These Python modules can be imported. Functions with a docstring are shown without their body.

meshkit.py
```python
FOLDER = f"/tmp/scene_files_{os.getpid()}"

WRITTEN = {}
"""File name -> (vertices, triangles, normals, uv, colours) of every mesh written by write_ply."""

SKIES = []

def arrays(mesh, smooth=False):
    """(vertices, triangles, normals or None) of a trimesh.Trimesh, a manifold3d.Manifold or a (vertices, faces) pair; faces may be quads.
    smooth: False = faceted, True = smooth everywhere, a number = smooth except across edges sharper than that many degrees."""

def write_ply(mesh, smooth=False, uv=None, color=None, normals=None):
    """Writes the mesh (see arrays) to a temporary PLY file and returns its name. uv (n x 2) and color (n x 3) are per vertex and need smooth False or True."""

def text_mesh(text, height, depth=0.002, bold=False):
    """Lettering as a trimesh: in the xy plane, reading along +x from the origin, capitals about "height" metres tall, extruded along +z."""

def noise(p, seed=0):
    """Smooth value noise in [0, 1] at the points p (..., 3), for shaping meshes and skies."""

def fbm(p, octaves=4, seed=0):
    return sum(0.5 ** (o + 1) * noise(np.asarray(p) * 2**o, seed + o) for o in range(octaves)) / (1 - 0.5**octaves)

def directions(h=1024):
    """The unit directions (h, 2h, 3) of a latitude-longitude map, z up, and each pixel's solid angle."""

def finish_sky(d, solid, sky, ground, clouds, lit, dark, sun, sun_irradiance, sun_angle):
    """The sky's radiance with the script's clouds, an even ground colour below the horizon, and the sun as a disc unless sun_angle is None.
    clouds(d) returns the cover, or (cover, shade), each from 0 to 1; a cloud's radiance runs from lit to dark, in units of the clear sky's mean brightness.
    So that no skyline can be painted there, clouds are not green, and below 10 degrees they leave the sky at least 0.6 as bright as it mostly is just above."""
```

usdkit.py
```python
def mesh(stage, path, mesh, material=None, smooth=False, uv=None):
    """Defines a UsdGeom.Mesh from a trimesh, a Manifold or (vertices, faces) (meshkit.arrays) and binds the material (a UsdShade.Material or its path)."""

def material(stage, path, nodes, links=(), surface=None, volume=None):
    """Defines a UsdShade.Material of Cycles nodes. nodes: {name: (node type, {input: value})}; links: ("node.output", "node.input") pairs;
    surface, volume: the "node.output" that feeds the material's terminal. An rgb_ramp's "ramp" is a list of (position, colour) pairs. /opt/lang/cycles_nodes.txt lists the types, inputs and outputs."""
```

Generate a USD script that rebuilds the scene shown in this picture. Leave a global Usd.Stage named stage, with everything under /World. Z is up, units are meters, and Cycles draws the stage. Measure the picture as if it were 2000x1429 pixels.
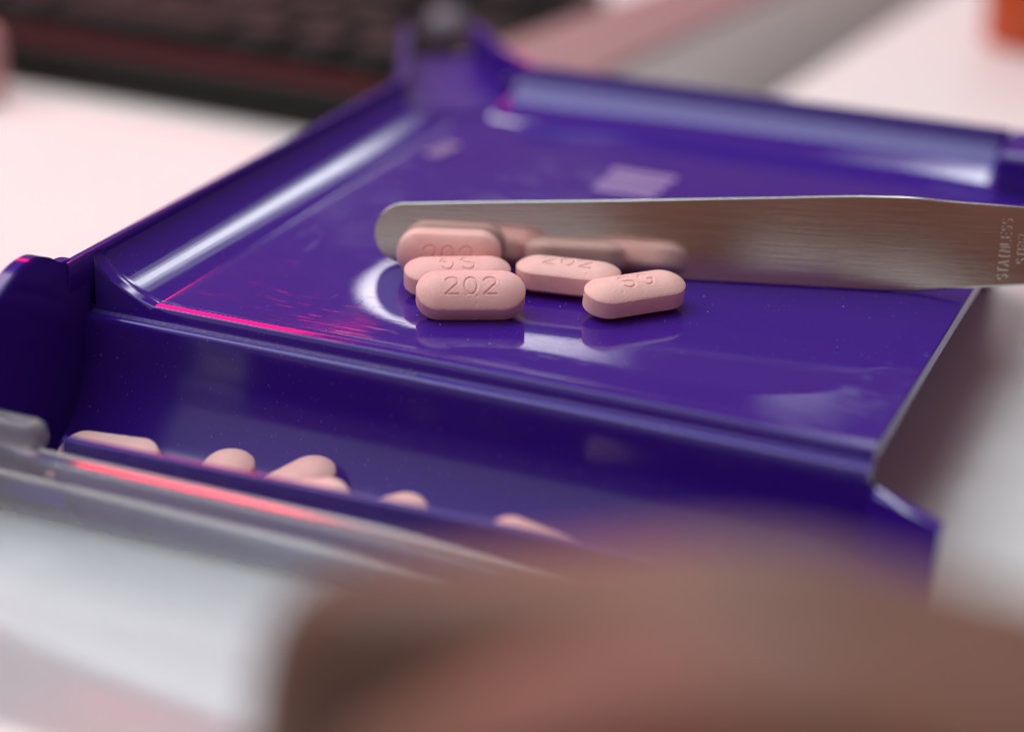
import math, random
import numpy as np, trimesh, manifold3d, shapely.geometry as sg
import usdkit, meshkit
from pxr import Usd, UsdGeom, UsdLux, Gf, Sdf

random.seed(7); rng = np.random.default_rng(7)
stage = Usd.Stage.CreateInMemory()
UsdGeom.SetStageUpAxis(stage, UsdGeom.Tokens.z); UsdGeom.SetStageMetersPerUnit(stage, 1.0)
UsdGeom.Xform.Define(stage, '/World'); UsdGeom.Scope.Define(stage, '/World/Looks')
# All shapes below are laid out in millimetres; z = 0 is the deck of the tray, the table top lies TABLE below it.
TABLE = 29.0
def W(p):  # millimetres -> metres, table top at z = 0
    p = np.asarray(p, float) + [0, 0, TABLE]
    return p * 0.001

# ------------------------------------------------------------------ camera
CAM = np.array([194.414, -273.009, 132.490])
R0 = np.array([0.916762, 0.177302, -0.357927]); R1 = np.array([0.398967, -0.363168, 0.841982]); 
RR = np.array([[0.9167620562648089, 0.3989673436299847, 0.019297432729586672], [0.17730178168161403, -0.363168111715078, -0.9146983113824086], [-0.3579265433097194, 0.8419821740097224, -0.40367636572409976]])
right, down, fwd = RR
cam = UsdGeom.Camera.Define(stage, '/World/camera')
c = W(CAM)
cam.AddTransformOp().Set(Gf.Matrix4d(*right, 0, *(-down), 0, *(-fwd), 0, *c, 1))
FL = 3904.25 / 2000 * 36
cam.CreateHorizontalApertureAttr(36.0); cam.CreateVerticalApertureAttr(36.0 * 731 / 1024)
cam.CreateFocalLengthAttr(FL); cam.CreateClippingRangeAttr(Gf.Vec2f(0.01, 100))
cam.CreateFStopAttr(FL / 15.0); cam.CreateFocusDistanceAttr(0.347)
cam.CreateExposureAttr(0.33)

# ------------------------------------------------------------------ light
def mat(name, nodes, links=(), surface=None, volume=None):
    return usdkit.material(stage, '/World/Looks/' + name, nodes, links, surface, volume)

room = mat('room_light', {'b': ('background_shader', {'color': (1.0, 0.54, 0.56), 'strength': 0.18})}, surface='b.background')
dome = UsdLux.DomeLight.Define(stage, '/World/room'); dome.CreateIntensityAttr(1.0)
from pxr import UsdShade
UsdShade.MaterialBindingAPI.Apply(dome.GetPrim()).Bind(room)

def look_at(pos, target):
    pos, target = np.asarray(pos, float), np.asarray(target, float)
    z = pos - target; z /= np.linalg.norm(z)
    x = np.cross([0, 0, 1], z); x /= np.linalg.norm(x); y = np.cross(z, x)
    return Gf.Matrix4d(*x, 0, *y, 0, *z, 0, *W(pos), 1)
def panel(name, pos, target, w, h, color, intensity, disk=False):
    if disk:
        l = UsdLux.DiskLight.Define(stage, '/World/' + name); l.CreateRadiusAttr(0.5)
    else:
        l = UsdLux.RectLight.Define(stage, '/World/' + name); l.CreateWidthAttr(w * .001); l.CreateHeightAttr(h * .001)
    l.CreateColorAttr(Gf.Vec3f(*color)); l.CreateIntensityAttr(intensity)
    op = l.AddTransformOp(); m = look_at(pos, target)
    if disk:
        m = Gf.Matrix4d().SetScale(Gf.Vec3d(w * .001, h * .001, 1)) * m
    op.Set(m)
    return l
panel('overhead_lamp', (-260, 150, 1000), (60, 60, 0), 1100, 900, (0.84, 1.0, 1.03), 2.35)
panel('rear_lamp', (-20, 1000, 880), (60, 60, 0), 80, 520, (0.93, 0.97, 1.0), 4.5)
panel('rear_lamp_mid', (-21, 1005, 884), (60, 60, 0), 165, 570, (0.93, 0.97, 1.0), 2.4)  # added panel, softens the edge of the rear lamp reflection
panel('rear_lamp_wide', (-22, 1010, 889), (60, 60, 0), 300, 620, (0.93, 0.97, 1.0), 0.9)  # wider, dimmer added panel for the same soft reflection edge
panel('front_lamp', (-520, -720, 900), (60, 0, 0), 1700, 1400, (0.93, 1.0, 0.98), 0.52)  # added fill without a known source, brightens near table and tablet fronts
panel('left_lamp', (-560, 90, 500), (-60, 90, 0), 300, 300, (1.0, 0.60, 0.57), 6.0)
panel('far_lamp', (-516, 1290, 562), (65, 25, 0), 254, 78, (1.0, 0.97, 1.0), 5.0)
panel('red_lamp', (-440, 640, 425), (0, 0, 0), 210, 80, (1.0, 0.0, 0.035), 20.0)


# ------------------------------------------------------------------ materials
def simple(name, color, rough=0.5, metallic=0.0, **kw):
    return mat(name, {'p': ('principled_bsdf', {'base_color': color, 'roughness': rough, 'metallic': metallic, **kw})}, surface='p.BSDF')

def purple_material(name, scratches=True, dust=0.0, dirt=0.5, rough=(0.05, 0.1)):
    # coordinates are metres; small scale scratches, smears and specks of dust
    n = {'g': ('geometry', {}),
         'smear': ('noise_texture', {'scale': 55, 'detail': 4, 'roughness': 0.6, 'distortion': 0.8}),
         'rr': ('map_range', {'from_min': 0.35, 'from_max': 0.75, 'to_min': rough[0], 'to_max': rough[1], 'clamp': True}),
         'p': ('principled_bsdf', {'roughness': 0.12, 'ior': 1.5}),
         'wav': ('noise_texture', {'scale': 45, 'detail': 1}),
         'b0': ('bump', {'strength': 0.025, 'distance': 0.0006}),
         'dn': ('noise_texture', {'scale': 2600, 'detail': 1}),
         'dr': ('rgb_ramp', {'ramp': [(0.0, (0, 0, 0)), (0.765 - dust, (0, 0, 0)), (0.80 - dust, (1, 1, 1)), (1, (1, 1, 1))]}),
         'dm': ('math', {'math_type': 'multiply', 'value2': dirt}),
         'col': ('mix_color', {'a': (0.038, 0.0085, 0.24), 'b': (0.5, 0.47, 0.5)})}
    l = [('g.position', 'smear.vector'), ('smear.fac', 'rr.value'), ('rr.result', 'p.roughness'), ('g.position', 'wav.vector'), ('wav.fac', 'b0.height'),
         ('g.position', 'dn.vector'), ('dn.fac', 'dr.fac'), ('dr.color', 'dm.value1'), ('dm.value', 'col.fac'), ('col.result', 'p.base_color')]
    last = 'b0.normal'
    if scratches:
        for i, (rot, sc, amp) in enumerate([((0, 0, .5), (90, 1500, 1), .9), ((0, 0, -.35), (60, 1800, 1), .7), ((0, 0, 1.35), (1300, 90, 1), .7)]):
            n.update({f'm{i}': ('mapping', {'rotation': rot, 'scale': sc}), f's{i}': ('noise_texture', {'scale': 1.0, 'detail': 2, 'distortion': 0.35}),
                      f'r{i}': ('map_range', {'from_min': 0.66, 'from_max': 0.76, 'to_min': 0, 'to_max': 1, 'clamp': True}),
                      f'b{i+1}': ('bump', {'strength': 0.1 * amp, 'distance': 0.00006, 'invert': True})})
            l += [('g.position', f'm{i}.vector'), (f'm{i}.vector', f's{i}.vector'), (f's{i}.fac', f'r{i}.value'), (f'r{i}.result', f'b{i+1}.height'), (last, f'b{i+1}.normal')]
            last = f'b{i+1}.normal'
    l.append((last, 'p.normal'))
    return mat(name, n, l, 'p.BSDF')
PURPLE = purple_material('purple_plastic')
PURPLE_DUSTY = purple_material('dusty_purple_plastic', False, 0.02, rough=(0.13, 0.2))
PURPLE_CLEAN = purple_material('smooth_purple_plastic', False, 0.0, 0.0, rough=(0.1, 0.18))
DUST = mat('pill_dust', {'g': ('geometry', {}), 'n': ('noise_texture', {'scale': 1500, 'detail': 4, 'roughness': .7}), 'c': ('rgb_ramp', {'ramp': [(0, (0.035, 0.012, 0.2)), (0.52, (0.035, 0.012, 0.2)), (0.66, (0.13, 0.12, 0.14)), (1, (0.22, 0.2, 0.18))]}),
    'b': ('bump', {'strength': .45, 'distance': .0002}), 'p': ('principled_bsdf', {'roughness': .55})},
    [('g.position', 'n.vector'), ('n.fac', 'c.fac'), ('c.color', 'p.base_color'), ('n.fac', 'b.height'), ('b.normal', 'p.normal')], 'p.BSDF')
PILL = mat('pink_tablet', {'t': ('texture_coordinate', {}), 'n': ('noise_texture', {'scale': 3200, 'detail': 3, 'roughness': .65}), 'n2': ('noise_texture', {'scale': 420, 'detail': 2}),
    'o': ('object_info', {}), 'ov': ('map_range', {'to_min': .93, 'to_max': 1.04}), 'oh': ('map_range', {'to_min': .495, 'to_max': .506}), 'h': ('hsv', {}), 'c': ('rgb_ramp', {'ramp': [(0, (0.78, 0.445, 0.415)), (0.5, (0.83, 0.495, 0.465)), (1, (0.86, 0.545, 0.515))]}),
    'b': ('bump', {'strength': .45, 'distance': .0002}), 'p': ('principled_bsdf', {'roughness': .42, 'ior': 1.42, 'subsurface_weight': .2, 'subsurface_scale': .0008, 'subsurface_radius': (1, .5, .4)})},
    [('t.object', 'n.vector'), ('t.object', 'n2.vector'), ('n2.fac', 'c.fac'), ('c.color', 'h.color'), ('o.random', 'ov.value'), ('o.random', 'oh.value'), ('ov.result', 'h.value'), ('oh.result', 'h.hue'), ('h.color', 'p.base_color'), ('n.fac', 'b.height'), ('b.normal', 'p.normal')], 'p.BSDF')
STEEL = mat('brushed_steel', {'t': ('texture_coordinate', {}), 'm': ('mapping', {'scale': (60, 60, 5200)}), 'n': ('noise_texture', {'scale': 1, 'detail': 3, 'roughness': .6}),
    'm2': ('mapping', {'scale': (900, 900, 900)}), 'n2': ('noise_texture', {'scale': 1, 'detail': 2}), 'sr': ('map_range', {'from_min': .74, 'from_max': .78, 'to_min': 0, 'to_max': 1, 'clamp': True}),
    'rr': ('map_range', {'from_min': .3, 'from_max': .7, 'to_min': .07, 'to_max': .17}),
    'b': ('bump', {'strength': .22, 'distance': .00003}), 'p': ('principled_bsdf', {'base_color': (.62, .65, .63), 'metallic': 1.0, 'roughness': .12})},
    [('t.object', 'm.vector'), ('m.vector', 'n.vector'), ('n.fac', 'rr.value'), ('rr.result', 'p.roughness'), ('n.fac', 'b.height'), ('b.normal', 'p.normal')], 'p.BSDF')
TABLE_M = mat('white_laminate', {'g': ('geometry', {}), 'n': ('noise_texture', {'scale': 900, 'detail': 3}), 'n2': ('noise_texture', {'scale': 9, 'detail': 3}),
    'c': ('rgb_ramp', {'ramp': [(0, (.74, .73, .72)), (1, (.82, .815, .81))]}), 'b': ('bump', {'strength': .1, 'distance': .0001}), 'p': ('principled_bsdf', {'roughness': .38})},
    [('g.position', 'n.vector'), ('g.position', 'n2.vector'), ('n2.fac', 'c.fac'), ('c.color', 'p.base_color'), ('n.fac', 'b.height'), ('b.normal', 'p.normal')], 'p.BSDF')
CLEAR = mat('clear_acrylic', {'f0': ('layer_weight', {'blend': .5}), 'f1': ('math', {'math_type': 'power', 'value2': 4.0}), 'f': ('math', {'math_type': 'multiply_add', 'value2': .7, 'value3': .05}), 't': ('transparent_bsdf', {'color': (.9, .895, .91)}), 'g': ('glossy_bsdf', {'color': (1, 1, 1), 'roughness': .1}), 'x': ('mix_closure', {}), 'd': ('diffuse_bsdf', {'color': (.8, .8, .82)}), 'd2': ('translucent_bsdf', {'color': (.8, .8, .82)}), 'dd': ('mix_closure', {'fac': .5}), 'y': ('mix_closure', {'fac': .05})},
    [('d.BSDF', 'dd.closure1'), ('d2.BSDF', 'dd.closure2'), ('x.closure', 'y.closure1'), ('dd.closure', 'y.closure2'), ('f0.facing', 'f1.value1'), ('f1.value', 'f.value1'), ('f.value', 'x.fac'), ('t.BSDF', 'x.closure1'), ('g.BSDF', 'x.closure2')], 'y.closure')
CLEAR_SOLID = mat('clear_acrylic_solid', {'p': ('principled_bsdf', {'base_color': (.93, .92, .95), 'roughness': .15, 'ior': 1.49, 'transmission_weight': .92})}, surface='p.BSDF')
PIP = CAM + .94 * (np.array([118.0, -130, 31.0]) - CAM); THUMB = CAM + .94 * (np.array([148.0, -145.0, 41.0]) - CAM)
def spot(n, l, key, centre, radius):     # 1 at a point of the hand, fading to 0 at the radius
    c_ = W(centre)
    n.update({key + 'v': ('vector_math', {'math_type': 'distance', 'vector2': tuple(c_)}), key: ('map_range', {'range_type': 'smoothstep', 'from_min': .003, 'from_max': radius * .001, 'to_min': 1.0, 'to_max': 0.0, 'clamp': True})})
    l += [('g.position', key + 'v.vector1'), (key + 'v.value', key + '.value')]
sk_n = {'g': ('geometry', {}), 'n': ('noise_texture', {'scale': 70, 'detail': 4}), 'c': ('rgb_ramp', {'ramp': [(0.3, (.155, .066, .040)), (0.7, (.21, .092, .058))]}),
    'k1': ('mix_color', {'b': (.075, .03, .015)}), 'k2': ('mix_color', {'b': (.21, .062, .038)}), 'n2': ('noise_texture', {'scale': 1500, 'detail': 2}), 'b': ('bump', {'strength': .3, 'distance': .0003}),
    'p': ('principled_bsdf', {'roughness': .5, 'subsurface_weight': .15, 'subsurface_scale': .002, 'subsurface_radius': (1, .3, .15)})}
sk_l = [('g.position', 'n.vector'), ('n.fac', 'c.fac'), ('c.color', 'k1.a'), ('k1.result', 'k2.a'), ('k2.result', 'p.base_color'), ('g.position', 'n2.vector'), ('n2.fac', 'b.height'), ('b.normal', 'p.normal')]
spot(sk_n, sk_l, 's1', PIP, 27); spot(sk_n, sk_l, 's2', THUMB, 17)  # shade at the far finger end painted into the skin; redder thumb spot
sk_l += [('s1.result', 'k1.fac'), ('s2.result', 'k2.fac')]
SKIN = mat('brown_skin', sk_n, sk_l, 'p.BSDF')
BLACK = simple('black_plastic', (.008, .008, .008), .6, ior=1.3)
KEYCAP = simple('dark_keycap', (.024, .023, .024), .6, ior=1.22)
AMBER = mat('amber_plastic', {'p': ('principled_bsdf', {'base_color': (.52, .062, .002), 'roughness': .2, 'subsurface_weight': .3, 'subsurface_scale': .003})}, surface='p.BSDF')
GREY = simple('grey_plastic', (.27, .265, .255), .35)
ROSE = simple('painted_pink_reflection', (.31, .18, .185), .4)  # pink reflected light put into the colour
PALE_PINK = simple('pale_pink_matte', (.62, .33, .32), .6)
WHITE = simple('white_plastic', (.78, .78, .76), .4)
GLOW = mat('red_glow', {'e': ('emission', {'color': (1.0, .01, .03), 'strength': .05})}, surface='e.emission')

# ------------------------------------------------------------------ helpers
used = {}
def numbered(parent, name):
    k = used.get((parent, name), -1) + 1; used[(parent, name)] = k
    return f'{parent}/{name}' + ('' if k == 0 else '_%03d' % k)
def tag(prim, label=None, cat=None, group=None, kind=None):
    for k, v in (('label', label), ('category', cat), ('group', group), ('kind', kind)):
        if v: prim.SetCustomDataByKey(k, v)
def thing(name, base, label, cat, group=None, matrix=None):
    x = UsdGeom.Xform.Define(stage, numbered('/World', name))
    if matrix is None: x.AddTranslateOp().Set(Gf.Vec3d(*W(base)))
    else: x.AddTransformOp().Set(matrix)
    x.base = base
    tag(x.GetPrim(), label, cat, group)
    x.GetPrim()
    return x
def part(parent, name, mesh, m, base=None, smooth=30):
    """mesh in millimetres (z = 0 at the deck); base: the thing's base, subtracted."""
    v, f, n = meshkit.arrays(mesh, False) if False else (None, None, None)
    if hasattr(mesh, 'to_mesh'):
        q = mesh.to_mesh(); mesh = trimesh.Trimesh(q.vert_properties[:, :3], q.tri_verts, process=False)
    elif isinstance(mesh, tuple):
        vv, ff = np.asarray(mesh[0], float), np.asarray(mesh[1], int)
        if ff.shape[1] == 4: ff = np.vstack([ff[:, [0, 1, 2]], ff[:, [0, 2, 3]]])
        mesh = trimesh.Trimesh(vv, ff, process=False)
    mesh = mesh.copy()
    b = np.zeros(3) if base is None else np.asarray(base, float)
    mesh.vertices = (mesh.vertices - b) * 0.001
    path = numbered(str(parent.GetPath()) if parent is not None else '/World', name)
    out = usdkit.mesh(stage, path, mesh, m, smooth=smooth)
    if parent is None and base is not None: out.AddTranslateOp().Set(Gf.Vec3d(*W(base)))
    return out

def rbox(lo, hi, r=1.0, seg=10):
    lo, hi = np.asarray(lo, float) + r, np.asarray(hi, float) - r
    s = manifold3d.Manifold.sphere(r, seg * 2)
    pts = [s.translate([x, y, z]) for x in (lo[0], hi[0]) for y in (lo[1], hi[1]) for z in (lo[2], hi[2])]
    return manifold3d.Manifold.batch_hull(pts)
def loft(profiles, closed_profile=True, caps=True):
    P = np.asarray(profiles, float); k, n, _ = P.shape
    v = P.reshape(-1, 3); f = []
    for i in range(k - 1):
        for j in range(n if closed_profile else n - 1):
            a, b = i * n + j, i * n + (j + 1) % n
            f += [[a, b, b + n], [a, b + n, a + n]]
    m = trimesh.Trimesh(v, f, process=False)
    if caps:
        for i, flip in ((0, True), (k - 1, False)):
            # planar cap by ear clipping in the best plane
            ring = P[i]; c0 = ring.mean(0); _, _, vt = np.linalg.svd(ring - c0)
            q = (ring - c0) @ vt[:2].T
            pg = sg.Polygon(q)
            vv, ff = trimesh.creation.triangulate_polygon(pg, engine='earcut')
            v3 = c0 + np.asarray(vv) @ vt[:2]
            m = trimesh.util.concatenate([m, trimesh.Trimesh(v3, ff, process=False)])
    trimesh.repair.fix_normals(m) if False else None
    m.merge_vertices(digits_vertex=5); m.fix_normals()
    return m
def bez(pts, n=8):
    """smooth curve through the given points (Catmull-Rom)."""
    p = np.asarray(pts, float); p = np.vstack([2 * p[0] - p[1], p, 2 * p[-1] - p[-2]]); out = []
    for i in range(1, len(p) - 2):
        for t in np.linspace(0, 1, n, endpoint=False):
            a, b, c_, d = p[i - 1:i + 3]
            out.append(.5 * (2 * b + (c_ - a) * t + (2 * a - 5 * b + 4 * c_ - d) * t * t + (3 * b - a - 3 * c_ + d) * t ** 3))
    return np.array(out + [p[-2]])
def sheet(curve, t):
    """closed outline of a sheet of thickness t below a 2-D curve."""
    c_ = np.asarray(curve, float); d = np.gradient(c_, axis=0); d /= np.linalg.norm(d, axis=1)[:, None]
    nrm = np.stack([d[:, 1], -d[:, 0]], 1)
    a, b = c_ , c_ + nrm * t
    e0, e1 = c_[0] + nrm[0] * t * .5 - d[0] * t * .35, c_[-1] + nrm[-1] * t * .5 + d[-1] * t * .35
    return np.vstack([[e0], a, [e1], b[::-1]])

# ------------------------------------------------------------------ table
tb = trimesh.creation.box(bounds=[(-1500, -900, -TABLE - 25), (1300, 1500, -TABLE)])
t_ = part(None, 'table', tb, TABLE_M, base=(0, 0, -TABLE), smooth=False)
tag(t_.GetPrim(), kind='structure')

# ------------------------------------------------------------------ counting tray
tray = thing('counting_tray', (68, 60, -TABLE), 'glossy purple plastic pill counting tray with raised rims and a front trough', 'tray')
TB = (68, 60, -TABLE); TB0 = (68, 60, -TABLE)
def sstep(a, b, x):
    t = np.clip((x - a) / (b - a), 0, 1); return t * t * (3 - 2 * t)
def fillet(d, w, h, lin=0.0):   # height at distance d from the wall's inner face
    t = np.clip((w - d) / w, 0, 1)
    return h * (lin * t + (1 - lin) * (1 - np.sqrt(np.clip(1 - t ** 2.0, 0, 1))))
xs = np.unique(np.concatenate([np.linspace(-1.5, 12, 46), np.linspace(12, 136, 130), np.linspace(136, 138.6, 27)]))
ys = np.unique(np.concatenate([np.linspace(-0.9, 4, 50), np.linspace(4, 124, 130), np.linspace(124, 146.5, 50)]))
gx, gy = np.meshgrid(xs, ys, indexing='ij')
hl = fillet(gx + 1.5, 11.5, 8.0, .38) * (1 - sstep(119, 125, gy)) * sstep(-0.9, -0.2, gy)
hb = fillet(146.5 - gy, 19, 8.0) * sstep(13.5, 16.5, gx) * (1 - sstep(129.5, 131, gx))
bead = np.interp(gy, [-.9, -.55, -.25, 0, 1.5, 2.1, 2.9, 3.5], [-1.6, -.55, .1, .25, .366, .30, .05, 0])
dish = -0.25 * np.sin(np.pi * np.clip(gx / 138.6, 0, 1)) * np.sin(np.pi * np.clip(gy / 146, 0, 1))
edge = -0.35 * np.clip((gx - 138.15) / .45, 0, 1) ** 2
# plateau added to the deck to give the lamp reflection a crisp edge, rolling off gently around its rounded outline
def plateau(x, y):
    qx, qy = np.abs(x - 84) - (84 - 36) + 24, np.abs(y - 70) - (70 - 9.5) + 24
    d = np.hypot(np.clip(qx, 0, None), np.clip(qy, 0, None)) + np.minimum(np.maximum(qx, qy), 0) - 24
    s_ = lambda v, w: np.where(v < -w, 0, np.where(v > w, v, (v + w) ** 2 / (4 * w)))
    return -0.045 * (s_(d, .9) - s_(d - 11, 9.0))
gz = np.maximum(hl, hb) + bead + plateau(gx, gy) + edge
n0, n1 = gx.shape; idx = np.arange(n0 * n1).reshape(n0, n1)
top = np.stack([gx, gy, gz], -1).reshape(-1, 3)
fq = np.stack([idx[:-1, :-1], idx[1:, :-1], idx[1:, 1:], idx[:-1, 1:]], -1).reshape(-1, 4)
bot = top.copy(); bot[:, 2] -= 2.2
N = len(top)
border = np.concatenate([idx[:, 0], idx[-1, 1:], idx[-2::-1, -1], idx[0, -2:0:-1]])
side = np.array([[a, a + N, b + N, b] for a, b in zip(border, np.roll(border, -1))])
# keep the corner of the pouring spout open: faces with x<.. stay flat there
part(tray, 'deck', (np.vstack([top, bot]), np.vstack([fq, fq[:, ::-1] + N, side])), PURPLE, TB, smooth=40)

INK = simple('lilac_print', (.27, .19, .42), .3)
for k, (ya, yb, xa, xb_) in enumerate([(93.4, 96.0, 55.6, 68.8), (97.2, 99.8, 55.2, 69.2), (101.0, 103.6, 55.4, 69.0), (104.8, 108.4, 55.0, 69.4)]):
    part(tray, 'printed_line', rbox((xa, ya, -.4), (xb_, yb, .06), .05, 4), INK, TB, smooth=False)
for k in range(3):
    part(tray, 'printed_line', rbox((14.5 + .6 * k, 99 + 3.4 * k, -.4), (18.5 + .4 * k, 101.2 + 3.4 * k, .06), .05, 4), INK, TB, smooth=False)

# side wall: rim and outer face (x-z profile swept along y), standing on the table
def side_profile(h=8.0, out=-1):
    return [(-1.48, h - 2.5), (-1.55, h - .5), (-2.0, h + .25), (-2.9, h + .3), (-3.8, h - .1), (-4.3, h - 1.2), (-4.6, 2), (-6.2, -27), (-6.4, -TABLE), (-4.4, -TABLE), (-3.6, -20), (-2.6, 0)]
prof = side_profile()
ysw = [-7.5, -7.0, -6, 0, 40, 80, 118, 122.5, 123.4]
sc = [.985, 1, 1, 1, 1, 1, 1, .99, .95]
part(tray, 'side_wall', loft([[(x, y, z if z < 0 else z * s) for x, z in prof] for y, s in zip(ysw, sc)]), PURPLE_CLEAN, TB)
# back wall
xb = [12, 14, 18, 22, 60, 100, 129, 130.4]
bp = [(-(y + 0) , z) for y, z in prof]       # outward = +y
def back(y0=145.0):
    out = []
    for x in xb:
        s = sstep(9, 21, x) * .6 + .4
        out.append([(x, y0 + q, z if z < 0 else z * s) for q, z in bp])
    return out
part(tray, 'back_wall', loft(back()), PURPLE_CLEAN, TB)
part(tray, 'corner_post', rbox((130.6, 129.5, -3.4), (140.4, 149, 8.2), 1.6), PURPLE_CLEAN, TB)
# pouring spout at the far left corner: floor plate and two cheeks
fl = sg.Polygon([(-1, 121), (-23, 168), (-8, 175.5), (24, 147.5), (10, 130)])
m = trimesh.creation.extrude_polygon(fl, 2.0, engine='earcut'); m.apply_translation([0, 0, -2.05])
sp = part(tray, 'pouring_spout', m, PURPLE_CLEAN, TB)
def cheek(a, b, h0, h1, t=2.4):
    a, b = np.array(a, float), np.array(b, float)
    s = manifold3d.Manifold.sphere(t / 2, 14)
    return manifold3d.Manifold.batch_hull([s.translate([p[0], p[1], z]) for p, h in ((a, h0), (b, h1)) for z in (-2.5, h - t / 2)])
part(tray, 'spout_cheek', cheek((-3.0, 123), (-24, 169), 8.2, 7.8), PURPLE_CLEAN, TB)
part(tray, 'spout_cheek', manifold3d.Manifold.batch_boolean([cheek((22, 147.2), (6, 160), 8.0, 8.0), cheek((6, 160), (-9, 177), 8.0, 8.4)], manifold3d.OpType.Add), PURPLE_CLEAN, TB)
# collecting trough along the front
inner = bez([(-0.9, -1.6), (-1.15, -2.3), (-1.6, -2.5), (-2.75, -2.62), (-3.3, -3.1), (-3.55, -4.6), (-4.3, -11), (-6.8, -17.2), (-11.8, -22.4), (-18, -25.2), (-24, -25.3), (-28.6, -22.5), (-31.4, -17.5), (-32.6, -13), (-33.0, -10.4)], 6)
top_front = [(-33.3, -9.9), (-33.9, -9.7), (-34.6, -9.9), (-35.0, -10.6)]
outer = [(-35.0, -13), (-34.5, -18), (-33, -24), (-30, -TABLE + .2), (-26, -TABLE), (-10, -TABLE), (-5, -26), (-2.8, -18), (-1.6, -8), (-0.9, -4)]
def trough_section(x, front=True, shift=0.0):
    P = [(y, z) for y, z in inner] + top_front + outer
    fy = 0.045 * max(0, x - 14)
    out = []
    for y, z in P:
        w = np.clip((-y - 16) / 14, 0, 1)
        yy = y + fy * w
        out.append((x, yy, z))
    return np.array(out)
back_only = None
cut = len(inner)
def no_front(x):
    P = trough_section(x); 
    Q = P.copy(); lim = -22.8
    mask = P[:, 1] < -24
    Q[mask, 2] = np.minimum(Q[mask, 2], lim + 0.0 * Q[mask, 2])
    return Q
secs = [no_front(x) for x in (-2.2, 6, 14.2)] + [trough_section(x) for x in (14.6, 20, 40, 60, 80, 100, 120, 138.7)]
part(tray, 'trough', loft(secs), PURPLE_DUSTY, TB, smooth=35)
# spout end of the trough, running on past the deck
def spout_section(x):
    t = (x - 138.75) / 12.3
    c_ = [(y - 5.6 * t * np.clip((y + 33) / 20, 0, 1), min(z, -5.6 - 1.4 * t)) for y, z in [(-2.0, -4)] + [tuple(p) for p in inner[32:]] + top_front]
    o_ = [(y - 5.6 * t * np.clip((y + 33) / 20, 0, 1), z) for y, z in outer[:-2]] + [(-0.3 - 5.6 * t, -9), (-.4 - 5.6 * t, -5.9 - 1.4 * t)]
    fy = 0.045 * (x - 14)
    return [(x, y + fy * np.clip((-y - 16) / 14, 0, 1), z) for y, z in c_ + o_]
part(tray, 'trough_spout', loft([spout_section(x) for x in (138.75, 143, 147, 151.1)]), PURPLE_CLEAN, TB, smooth=35)
# line of dust lying on the step between deck and trough
dl = [[(x, -1.2, -2.3), (x, -1.6, -2.46), (x, -2.3, -2.53)] for x in np.linspace(-1.8, 62, 60)]
m = loft(dl, closed_profile=False, caps=False)
if m.face_normals[:, 2].mean() < 0: m.invert()
part(tray, 'dust_line', m, DUST, TB, smooth=True)
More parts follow.
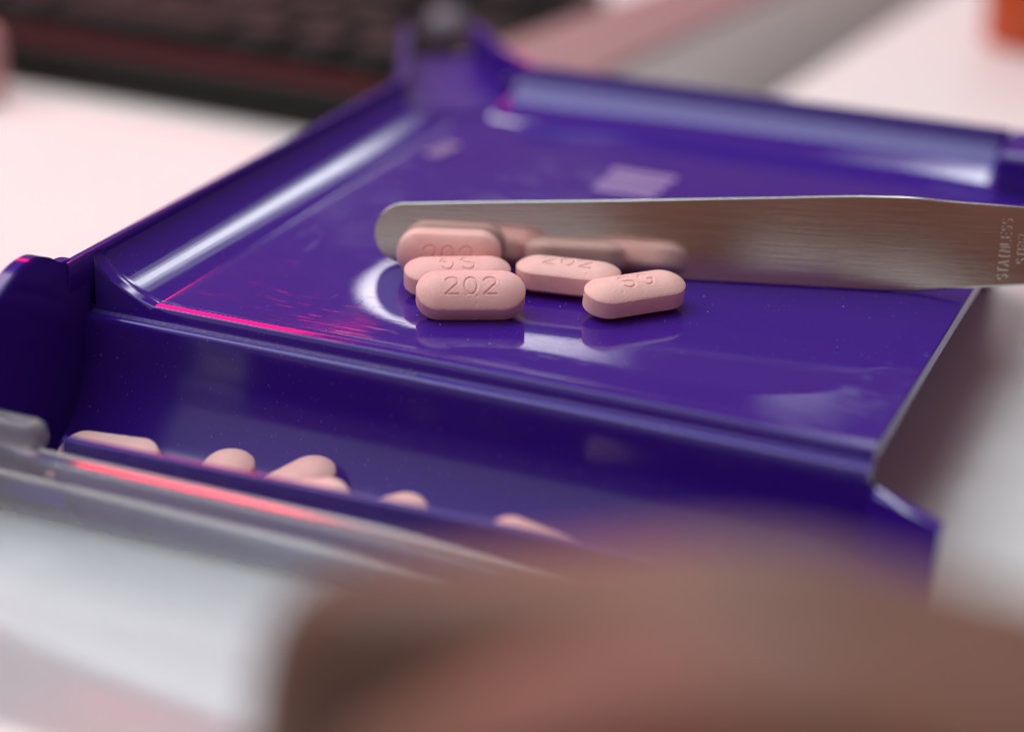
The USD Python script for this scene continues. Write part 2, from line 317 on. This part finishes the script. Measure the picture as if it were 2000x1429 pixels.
# end cap closing the trough at the left
cap = bez([(-1.0, 6.5), (-5.2, 8.2), (-8.6, 8.8), (-11.5, 10.6), (-15.5, 12.0), (-20, 11.6), (-25, 9.6), (-31, 6.0), (-37, 1.0), (-41, -6), (-43, -16), (-43, -TABLE)], 8)
pg = sg.Polygon(list(map(tuple, cap)) + [(-1, -TABLE)])
solid = manifold3d.CrossSection([np.array(pg.exterior.coords)[:-1][::1 if pg.exterior.is_ccw else -1]])
def slab(cs, t): return cs.extrude(t)
layers = []
pieces = [solid.offset(-.6, manifold3d.JoinType.Round).extrude(3.4).translate([0, 0, 0]), solid.offset(-.2, manifold3d.JoinType.Round).extrude(2.8).translate([0, 0, .3]), solid.extrude(2.2).translate([0, 0, .6])]
capm = manifold3d.Manifold.batch_boolean(pieces, manifold3d.OpType.Add)
q = capm.to_mesh(); v = np.array(q.vert_properties[:, :3]); v = np.stack([v[:, 2] - 5.5, v[:, 0], v[:, 1]], 1)
capt = trimesh.Trimesh(v, q.tri_verts, process=False)
part(tray, 'end_cap', capt, PURPLE_CLEAN, TB, smooth=50)

# ------------------------------------------------------------------ clear lid, swung open in front of the trough
LB = (66, -58, -TABLE)
lid = thing('clear_lid', LB, 'transparent plastic lid with thick hinge bar, swung open in front of the purple trough', 'lid')
part(lid, 'hinge_bar', rbox((-14, -41.6, -15.6), (146, -36.0, -10.9), 1.6, 8), CLEAR_SOLID, LB, smooth=40)
part(lid, 'hinge_knob', rbox((-14, -41.5, -10.8), (14.0, -36, -5.3), 2.3, 10), CLEAR_SOLID, LB, smooth=40)
curve = bez([(-41.8, -13.6), (-49, -19.0), (-58, -24.5), (-67, -27.0), (-76, -27.4), (-82, -27.5)], 8)[::-1]
cs = sheet(curve, 1.5)
part(lid, 'curved_sheet', loft([[(x, y, z) for y, z in cs] for x in (-12, 40, 90, 144)]), CLEAR, LB, smooth=40)

# ------------------------------------------------------------------ spatula
t = np.array([0.95311908, 0.30259547, 0.0]); nn = np.array([0.29887002, -0.9413846, 0.15643447]); u = np.array([-0.04733636, 0.14910067, 0.98768834])
SO = np.array([37.8, 36.3, 0.05])
M = Gf.Matrix4d(*t, 0, *(-nn), 0, *u, 0, *W(SO), 1)     # local x along the blade, y away from the viewer, z up the blade
spat = thing('spatula', SO, 'stainless steel spatula standing on edge behind the pink tablets', 'spatula', matrix=M)
S = np.array([0, 10, 41, 70, 86.8, 94, 101.3, 114, 135, 160.0]); Tz = np.array([11.3, 12.05, 14.06, 16.1, 17.2, 17.35, 17.0, 16.65, 15.5, 14.0]); Bz = np.array([0, 0, 0, 0, 0, .15, .9, 2.35, 4.2, 5.6])
from scipy.interpolate import PchipInterpolator
ft, fb = PchipInterpolator(S, Tz), PchipInterpolator(S, Bz)
def glyphs():
    arc = lambda cx, cy, rx, ry, a, b, n=14: [(cx + rx * math.cos(math.radians(k)), cy + ry * math.sin(math.radians(k))) for k in np.linspace(a, b, n)]
    g = {}
    g['2'] = [arc(.5, .7, .48, .3, 165, -20, 14) + [(.06, .02), (.2, .0), (1.0, .0)]]
    g['0'] = [arc(.5, .5, .48, .5, 0, 360, 28)]
    g['S'] = [arc(.5, .74, .46, .26, 35, 270, 12) + arc(.5, .25, .46, .25, 90, -145, 12)]
    g['G'] = [arc(.5, .5, .48, .5, 45, 315, 22) + [(.95, .42), (.6, .42)]]
    g['T'] = [[(0, 1), (1, 1)], [(.5, 1), (.5, 0)]]
    g['A'] = [[(0, 0), (.5, 1), (1, 0)], [(.2, .38), (.8, .38)]]
    g['I'] = [[(.5, 0), (.5, 1)], [(.25, 0), (.75, 0)], [(.25, 1), (.75, 1)]]
    g['N'] = [[(0, 0), (0, 1), (1, 0), (1, 1)]]
    g['L'] = [[(0, 1), (0, 0), (1, 0)]]
    g['E'] = [[(1, 1), (0, 1), (0, 0), (1, 0)], [(0, .52), (.8, .52)]]
    return g
G = glyphs()
def text_lines(text, cw, ch, pitch):
    out = []; x0 = -(pitch * (len(text) - 1) + cw) / 2
    for i, ch_ in enumerate(text):
        for s in G[ch_]:
            p = np.array(s) * [cw, ch] + [x0 + i * pitch, -ch / 2]
            out += [(p[k], p[k + 1]) for k in range(len(p) - 1)]
    return out
def seg_dist(P, segs):
    d = np.full(len(P), 1e9)
    for a, b in segs:
        ab = b - a; tt = np.clip(((P - a) @ ab) / max(ab @ ab, 1e-9), 0, 1)
        d = np.minimum(d, np.linalg.norm(P - a - tt[:, None] * ab, axis=1))
    return d
sv = np.unique(np.concatenate([np.linspace(-2.75, 3.5, 60), np.linspace(3.5, 108.5, 120), np.linspace(108.5, 116, 95), np.linspace(116, 160, 20)]))
nv = 130; uu = np.linspace(0, 1, nv)
zt = np.where(sv > 3.5, ft(np.clip(sv, 3.5, None)), 0); zb = np.where(sv > 3.5, fb(np.clip(sv, 3.5, None)), 0)
# rounded tip: half ellipse
tip = sv <= 3.5; a = (3.5 - sv[tip]) / 6.25; hh = ft(3.5) / 2
prof_ = np.clip(1 - np.clip(a, 0, 1) ** 2.3, 0, 1) ** .5
zt[tip] = hh + hh * prof_; zb[tip] = hh - hh * prof_
gz_ = zb[:, None] + (zt - zb)[:, None] * uu[None]
gs = np.repeat(sv[:, None], nv, 1)
P2 = np.stack([gs.ravel(), gz_.ravel()], 1)
stain = [(np.array([111.2 - p[1], 8.75 + p[0]]), np.array([111.2 - q_[1], 8.75 + q_[0]])) for p, q_ in text_lines('STAINLESS', .82, 1.75, 1.27)]
stain += [(np.array([114.3 - p[1], 9.3 + p[0]]), np.array([114.3 - q_[1], 9.3 + q_[0]])) for p, q_ in text_lines('STEEL', .82, 1.75, 1.27)]
dd = np.full(len(P2), 9.0); near = P2[:, 0] > 108; dd[near] = seg_dist(P2[near], stain)
dep = 0.022 * np.clip(1 - (dd / .15) ** 2, 0, 1)
th = 0.42
bev = np.minimum(np.minimum(gz_ - zb[:, None], zt[:, None] - gz_), 0.22).ravel()
yf = -th + dep + (0.22 - bev) * 0.55
front_v = np.stack([P2[:, 0], yf, P2[:, 1]], 1); back_v = np.stack([P2[:, 0], np.full(len(P2), th), P2[:, 1]], 1)
idx = np.arange(len(P2)).reshape(len(sv), nv)
fq = np.stack([idx[:-1, :-1], idx[1:, :-1], idx[1:, 1:], idx[:-1, 1:]], -1).reshape(-1, 4)
border = np.concatenate([idx[:, 0], idx[-1, 1:], idx[-2::-1, -1], idx[0, -2:0:-1]])
side = np.array([[a, a + len(P2), b + len(P2), b] for a, b in zip(border, np.roll(border, -1))])
part(spat, 'blade', (np.vstack([front_v, back_v]), np.vstack([fq, fq[:, ::-1] + len(P2), side])), STEEL, None, smooth=25)
hb_ = rbox((128, -6, 3.2), (250, 6, 18.5), 5, 10)
part(spat, 'handle', hb_, BLACK, None, smooth=40)

# ------------------------------------------------------------------ tablets
def tablet(text=None, flip=False, dy=0.0, L=19.0, Wd=8.4, band=3.1, crown=1.55, text_bottom=None, seed=0):
    hw = Wd / 2; hs = (L - Wd) / 2
    # contour of the stadium: unit medial point + direction
    cx, dirs = [], []
    ns, ne = 110, 48
    for k in range(ns): cx.append((-hs + 2 * hs * k / ns, 0)); dirs.append((0, -1))
    for k in range(ne): a = -math.pi / 2 + math.pi * k / ne; cx.append((hs, 0)); dirs.append((math.cos(a), math.sin(a)))
    for k in range(ns): cx.append((hs - 2 * hs * k / ns, 0)); dirs.append((0, 1))
    for k in range(ne): a = math.pi / 2 + math.pi * k / ne; cx.append((-hs, 0)); dirs.append((math.cos(a), math.sin(a)))
    cx, dirs = np.array(cx), np.array(dirs); n = len(cx)
    Rc = (hw ** 2 + crown ** 2) / (2 * crown)
    rr = np.concatenate([[hw, hw - .03, hw - .10], np.linspace(hw - .16, .004, 41)])
    rings = []
    def crown_h(r): return np.sqrt(Rc ** 2 - r ** 2) - (Rc - crown)
    zrim = [band / 2 - .08, band / 2 - .01, band / 2 + .03]
    def face(sign, segs):
        out = []
        for i, r in enumerate(rr):
            P = cx + dirs * r
            z = np.full(n, zrim[i] if i < 3 else band / 2 + crown_h(r))
            if segs is not None:
                d = seg_dist(P, segs)
                z = z - .21 * np.clip(1 - (d / .22) ** 2, 0, 1) + .02 * np.exp(-((d - .42) / .13) ** 2)
            out.append(np.column_stack([P, sign * z]))
        return out
    segs = None
    if text:
        w_ = {'202': (2.25, 3.5, 3.3), 'SG': (2.5, 3.5, 3.7)}[text]
        segs = text_lines(text, *w_)
        segs = [(a + [0, dy], b + [0, dy]) for a, b in segs]
        if flip: segs = [(-a, -b) for a, b in segs]
    up = face(1, segs); lo = face(-1, None)
    allr = up[::-1] + [np.column_stack([cx + dirs * hw, np.full(n, 0.0)])] + lo
    P = np.array(allr); k = len(P)
    v = P.reshape(-1, 3)
    nz = meshkit.fbm(v * 1.3 + seed * 17.3, 3, seed) - .5
    v = v + dirs_full(dirs, k) * nz[:, None] * .05
    # worn and nicked rim, and a few shallow dents in the coating
    rim = np.exp(-((np.abs(np.abs(v[:, 2]) - band / 2) / .14) ** 2)) * (np.hypot(np.clip(np.abs(v[:, 0]) - hs, 0, None), v[:, 1]) > hw - .4)
    wear = np.clip(meshkit.noise(v * 2.6 + seed * 5.1, seed + 3) - .62, 0, 1) * .55 + np.clip(meshkit.noise(v * 7 + seed, seed + 9) - .8, 0, 1) * .5
    v[:, 2] -= np.sign(v[:, 2]) * rim * wear
    for q_ in range(3):
        ang_ = 2.4 * seed + 2.1 * q_; px_, py_ = 4.6 * math.cos(ang_ * 1.7), -2.4 + .9 * math.sin(ang_)
        if seed == 1 and q_ == 0: px_, py_ = -.8, -1.9
        if q_ == 0 or seed % 2: v[:, 2] -= np.where(v[:, 2] > 0, .1 * np.exp(-((v[:, 0] - px_) ** 2 + (v[:, 1] - py_) ** 2) / .05), 0)
    f = []
    i = np.arange(k - 1)[:, None] * n; j = np.arange(n)[None]; j2 = (j + 1) % n
    f = np.stack([i + j, i + n + j, i + n + j2, i + j2], -1).reshape(-1, 4)
    return v, f
def dirs_full(dirs, k): return np.tile(np.column_stack([dirs, np.zeros(len(dirs))]), (k, 1))
HALF = 3.1 / 2 + 1.55
RC = (17.64 + 1.55 ** 2) / (2 * 1.55)
def rotm(yaw, roll, pitch=0):
    cz, sz, cx_, sx, cy, sy = math.cos(yaw), math.sin(yaw), math.cos(roll), math.sin(roll), math.cos(pitch), math.sin(pitch)
    Rz = np.array([[cz, -sz, 0], [sz, cz, 0], [0, 0, 1]]); Rx = np.array([[1, 0, 0], [0, cx_, -sx], [0, sx, cx_]]); Ry = np.array([[cy, 0, sy], [0, 1, 0], [-sy, 0, cy]])
    return Rz @ Ry @ Rx
def place_tablet(center, yaw, roll, label, text=None, flip=False, dy=0.0, pitch=0, group=None, seed=0, rest=True):
    R_ = rotm(math.radians(yaw), math.radians(roll), math.radians(pitch))
    c_ = np.array(center, float)
    v, f = tablet(text, flip, dy, seed=seed)
    if rest:
        c_[2] = -((v @ R_.T)[:, 2].min()) + 0.02
    x = thing('tablet', c_, label, 'tablet', group, Gf.Matrix4d(*R_[:, 0], 0, *R_[:, 1], 0, *R_[:, 2], 0, *W(c_), 1))
    # faces must look outwards
    m_ = trimesh.Trimesh(v, np.vstack([f[:, [0, 1, 2]], f[:, [0, 2, 3]]]), process=False)
    if m_.volume < 0: m_.invert()
    part(x, 'tablet_body', m_, PILL, None, smooth=24)
place_tablet((61.6, 20.4, 0), 26.5, 33, 'pink oval tablet marked 202 lying nearest, in front of the others on the tray deck', '202', seed=1)
place_tablet((55.2, 28.7, 0), 29, 10, 'pink oval tablet marked SG upside down, half hidden between the nearest and the standing one', 'SG', True, dy=.3, seed=2)
place_tablet((73.0, 37.4, 0), 9, 1, 'pink oval tablet marked 202 lying flat against the middle of the spatula blade', '202', seed=3)
place_tablet((86.6, 34.6, 0), 48, 10, 'pink oval tablet marked SG lying furthest right at an angle on the tray deck', 'SG', seed=4)
place_tablet((50.2, 36.0, 0), 20, 89, 'pink oval tablet marked 202 standing on its edge against the spatula tip', '202', dy=.45, seed=5)
# tablets heaped in the trough, tops showing over its front wall
for i, (p, yaw, roll, pitch, lab) in enumerate([
        ((15.6, -23.5, -18.4), 2, 30, -4, 'pink tablet lying lengthwise at the left end of the trough'),
        ((34.2, -21.5, -20.6), 88, 5, -10, 'pink tablet seen end on, alone over the trough wall'),
        ((45.8, -18.0, -20.4), 60, 8, -12, 'pink tablet at the middle of the trough, its tip rising behind another tablet'),
        ((51.5, -24.0, -19.0), 12, 40, -12, 'pink tablet at the middle of the trough wall, overlapping the tip behind it'),
        ((65.2, -24.5, -19.2), 30, 25, -14, 'pink tablet just peeking over the trough wall right of the middle'),
        ((94.5, -24.0, -17.6), 10, 30, 14, 'pink tablet at the right of the trough, partly behind the hand')]):
    place_tablet(p, yaw, roll, lab, None, pitch=pitch, group='tablets collected in the trough', seed=10 + i, rest=False)

# crumbs of coating on the deck
cr = []
for k in range(46):
    a_ = rng.uniform(0, 6.28); d_ = rng.gamma(2.0, 7.0)
    p_ = (np.array([66 + d_ * math.cos(a_) * 1.3, 26 + d_ * math.sin(a_) * .8, 0]) if k < 32 else np.array([rng.uniform(10, 130), rng.uniform(6, 60), 0]))
    if not (6 < p_[0] < 134 and 4 < p_[1] < 80): continue
    m_ = trimesh.creation.icosphere(1, rng.uniform(.04, .11)); m_.vertices *= 1 + .5 * (rng.random((len(m_.vertices), 1)) - .5); m_.vertices *= [1.2, 1, .7]
    m_.apply_translation(p_ + [0, 0, float(plateau(p_[0], p_[1])) + .05]); cr.append(m_)
x_ = part(None, 'tablet_crumbs', trimesh.util.concatenate(cr), simple('pale_crumb', (.7, .5, .48), .7), base=(66, 26, 0), smooth=False)
tag(x_.GetPrim(), 'tiny pale crumbs of tablet coating scattered on the purple deck', 'crumbs', kind='stuff')

# ------------------------------------------------------------------ hand
NEAR = 0.94
def bone(a, ra, b, rb):
    s = lambda p, r: manifold3d.Manifold.sphere(r * NEAR, 24).translate(list(map(float, p)))
    return manifold3d.Manifold.batch_hull([s(a, ra), s(b, rb)])
def at(px, py, d):  # a point in space (mm) on the sight line of a point of the photograph: used once, to find where the joints are
    r = np.array([px - 1000, py - 714.5, 3904.25]); return CAM + RR.T @ (r / 3904.25 * d * NEAR)
J = {'wrist': at(2330, 1690, 178), 'elbow': at(3900, 2300, 190), 'i0': at(1430, 1285, 181), 'i1': at(690, 1280, 198), 'i2': at(630, 1640, 202), 'i3': at(960, 1820, 198),
     't0': at(1950, 1640, 170), 't1': at(1480, 1480, 168), 't2': at(1080, 1470, 168), 't3': at(760, 1560, 174)}
awayv = np.array([0.25, 0.35, -.9]) / np.linalg.norm([0.25, 0.35, -.9])
bones = []
bones.append(bone(J['elbow'], 30, J['wrist'], 21))
bones.append(bone(J['wrist'], 20, J['i0'], 12))
for k, (off, ln) in enumerate([(0, 1), (15, 1.06), (28, 1.0), (38, .85)]):
    o = awayv * off * NEAR; a = J['i0'] + o; sh = np.array([4.0, 0, 0]) * k
    b_ = J['i0'] + o + (J['i1'] - J['i0']) * (ln if k == 0 else .9 * ln) + sh * .5
    c_ = b_ + (J['i2'] - J['i1']) * .85 * ln + sh; d_ = c_ + (J['i3'] - J['i2']) * .8 * ln
    r = [11.5, 11.2, 10.6, 9.6][k]
    bones += [bone(a, r, b_, r * .86), bone(b_, r * .86, c_, r * .76), bone(c_, r * .76, d_, r * .68), bone(J['wrist'] + o * .55, 17, a, r)]
    if k: bones.append(bone(a, r, J['i0'] + awayv * [0, 0, 15, 28][k], r))
bones += [bone(J['wrist'], 18, J['t0'], 14), bone(J['t0'], 13.5, J['t1'], 10.6), bone(J['t1'], 10.6, J['t2'], 9.2), bone(J['t2'], 9.2, J['t3'], 7.4), bone(J['t0'], 13, J['i0'], 9)]
hand = manifold3d.Manifold.batch_boolean(bones, manifold3d.OpType.Add).refine_to_length(2.6).to_mesh()
hm = trimesh.Trimesh(np.array(hand.vert_properties[:, :3]), np.array(hand.tri_verts), process=True)
trimesh.smoothing.filter_taubin(hm, lamb=.5, nu=-.53, iterations=10)
trimesh.smoothing.filter_laplacian(hm, lamb=.5, iterations=2)
HB = J['i0'].round(1)
person = thing('person', HB, 'brown hand with curled fingers, very blurred, nearest the camera before the tray', 'person')
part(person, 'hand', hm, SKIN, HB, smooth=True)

# ------------------------------------------------------------------ keyboard
ang = math.radians(-2.0); KR = np.array([[math.cos(ang), -math.sin(ang), 0], [math.sin(ang), math.cos(ang), 0], [0, 0, 1]])
KB = np.array([-37.0, 181.0, -TABLE])
kb = thing('keyboard', KB, 'black computer keyboard with red glowing front edge behind the tray', 'keyboard', matrix=Gf.Matrix4d(*KR[:, 0], 0, *KR[:, 1], 0, *KR[:, 2], 0, *W(KB), 1))
part(kb, 'case', rbox((-330, 0, 1.5), (0, 152, 13), 2.2, 8), BLACK, None, smooth=40)
part(kb, 'foot', rbox((-120, 8, 0), (-80, 20, 2.5), .8, 6), BLACK, None); part(kb, 'foot', rbox((-300, 8, 0), (-260, 20, 2.5), .8, 6), BLACK, None)
part(kb, 'light_strip', rbox((-326, 4.5, 12), (-4, 12, 13.4), .6, 6), GLOW, None)
def keycap(x0, y0, w, d):
    lo = manifold3d.CrossSection.square([w, d]).translate([x0, y0]).extrude(.1).translate([0, 0, 12.5])
    hi = rbox((x0 + 1.6, y0 + 1.2, 17), (x0 + w - 1.6, y0 + d - 2.4, 19.5), 1.0, 5)
    return manifold3d.Manifold.batch_hull([lo, hi])
for r in range(6):
    x = {1: -17.0, 2: -34.0, 3: -34.0}.get(r, -6.0)
    k = 0
    while x > -235:
        w = 18.2
        if r == 0 and k == 3: w = 60
        if r in (1, 2) and k == 2: w = 30
        part(kb, 'key', keycap(x - w, 20 + r * 19.2, w, 17.6), KEYCAP, None, smooth=35)
        x -= w + 1.2; k += 1
dial = trimesh.creation.cylinder(5, 6, sections=40); dial.apply_translation([-22, 132 - 12, 22])
part(kb, 'dial', rbox((-14, 46, 13), (-2, 58, 25), 4.5, 12), simple('grey_glint', (.13, .13, .17), .25), None)  # made-up knob standing for a blurred highlight on the keys

# ------------------------------------------------------------------ grey device, amber vial, pink item
DB = (0, 350, -TABLE)
dev = thing('grey_device', DB, 'blurred flat grey device with rounded edge and pink reflected light painted on top between keyboard and orange vial', 'device')
pr = bez([(-26, -TABLE + .2), (-25.5, -20), (-22, -17.5), (-6, -16.8), (10, -17.2), (23, -19), (34, -22.5), (43, -27), (45, -TABLE + .2)], 8)
secs = [[(x + (.13 - .0015 * (x - 20)) * (y - 301), y, z) for x, z in pr] for y in (215, 300, 400, 520)]
part(dev, 'body', loft(secs), GREY, DB, smooth=40)
pn = bez([(-23.5, -18), (-21, -16.9), (-6, -16.3), (13, -17.2)], 6)
pn2 = sheet(pn[::-1], 1.0)
part(dev, 'panel', loft([[(x + (.13 - .0015 * (x - 20)) * (y - 301), y, z) for x, z in pn2] for y in (219, 300, 400, 512)]), ROSE, DB, smooth=40)  # sheet carrying the pink reflected light as its own colour

VB = np.array([100.0, 374.0, -TABLE])
vial = thing('pill_vial', VB, 'orange plastic pill vial at the far right corner of the table', 'vial')
rv = [(0, 0), (15.6, 0), (16.6, .8), (17, 2), (17.3, 60), (17.3, 62), (15.8, 62), (15.6, 4), (0, 3)]
part(vial, 'vial_body', trimesh.creation.revolve(np.array(rv), sections=64).apply_translation(VB), AMBER, VB)
part(vial, 'cap', trimesh.creation.revolve(np.array([(0, 58.5), (19, 58.5), (19.4, 59), (19.4, 71), (18.6, 72), (0, 72)]), sections=64).apply_translation(VB), WHITE, VB)

EB = np.array([-154.0, 168.0, -TABLE])
er = thing('pink_eraser', EB, 'small pale pink rounded block cut by the left picture edge before the keyboard', 'item')
part(er, 'block', rbox(EB + [-22, -8, 0], EB + [5, 4, 22], 4, 8), PALE_PINK, EB)  # unidentified pink thing, its block form made up
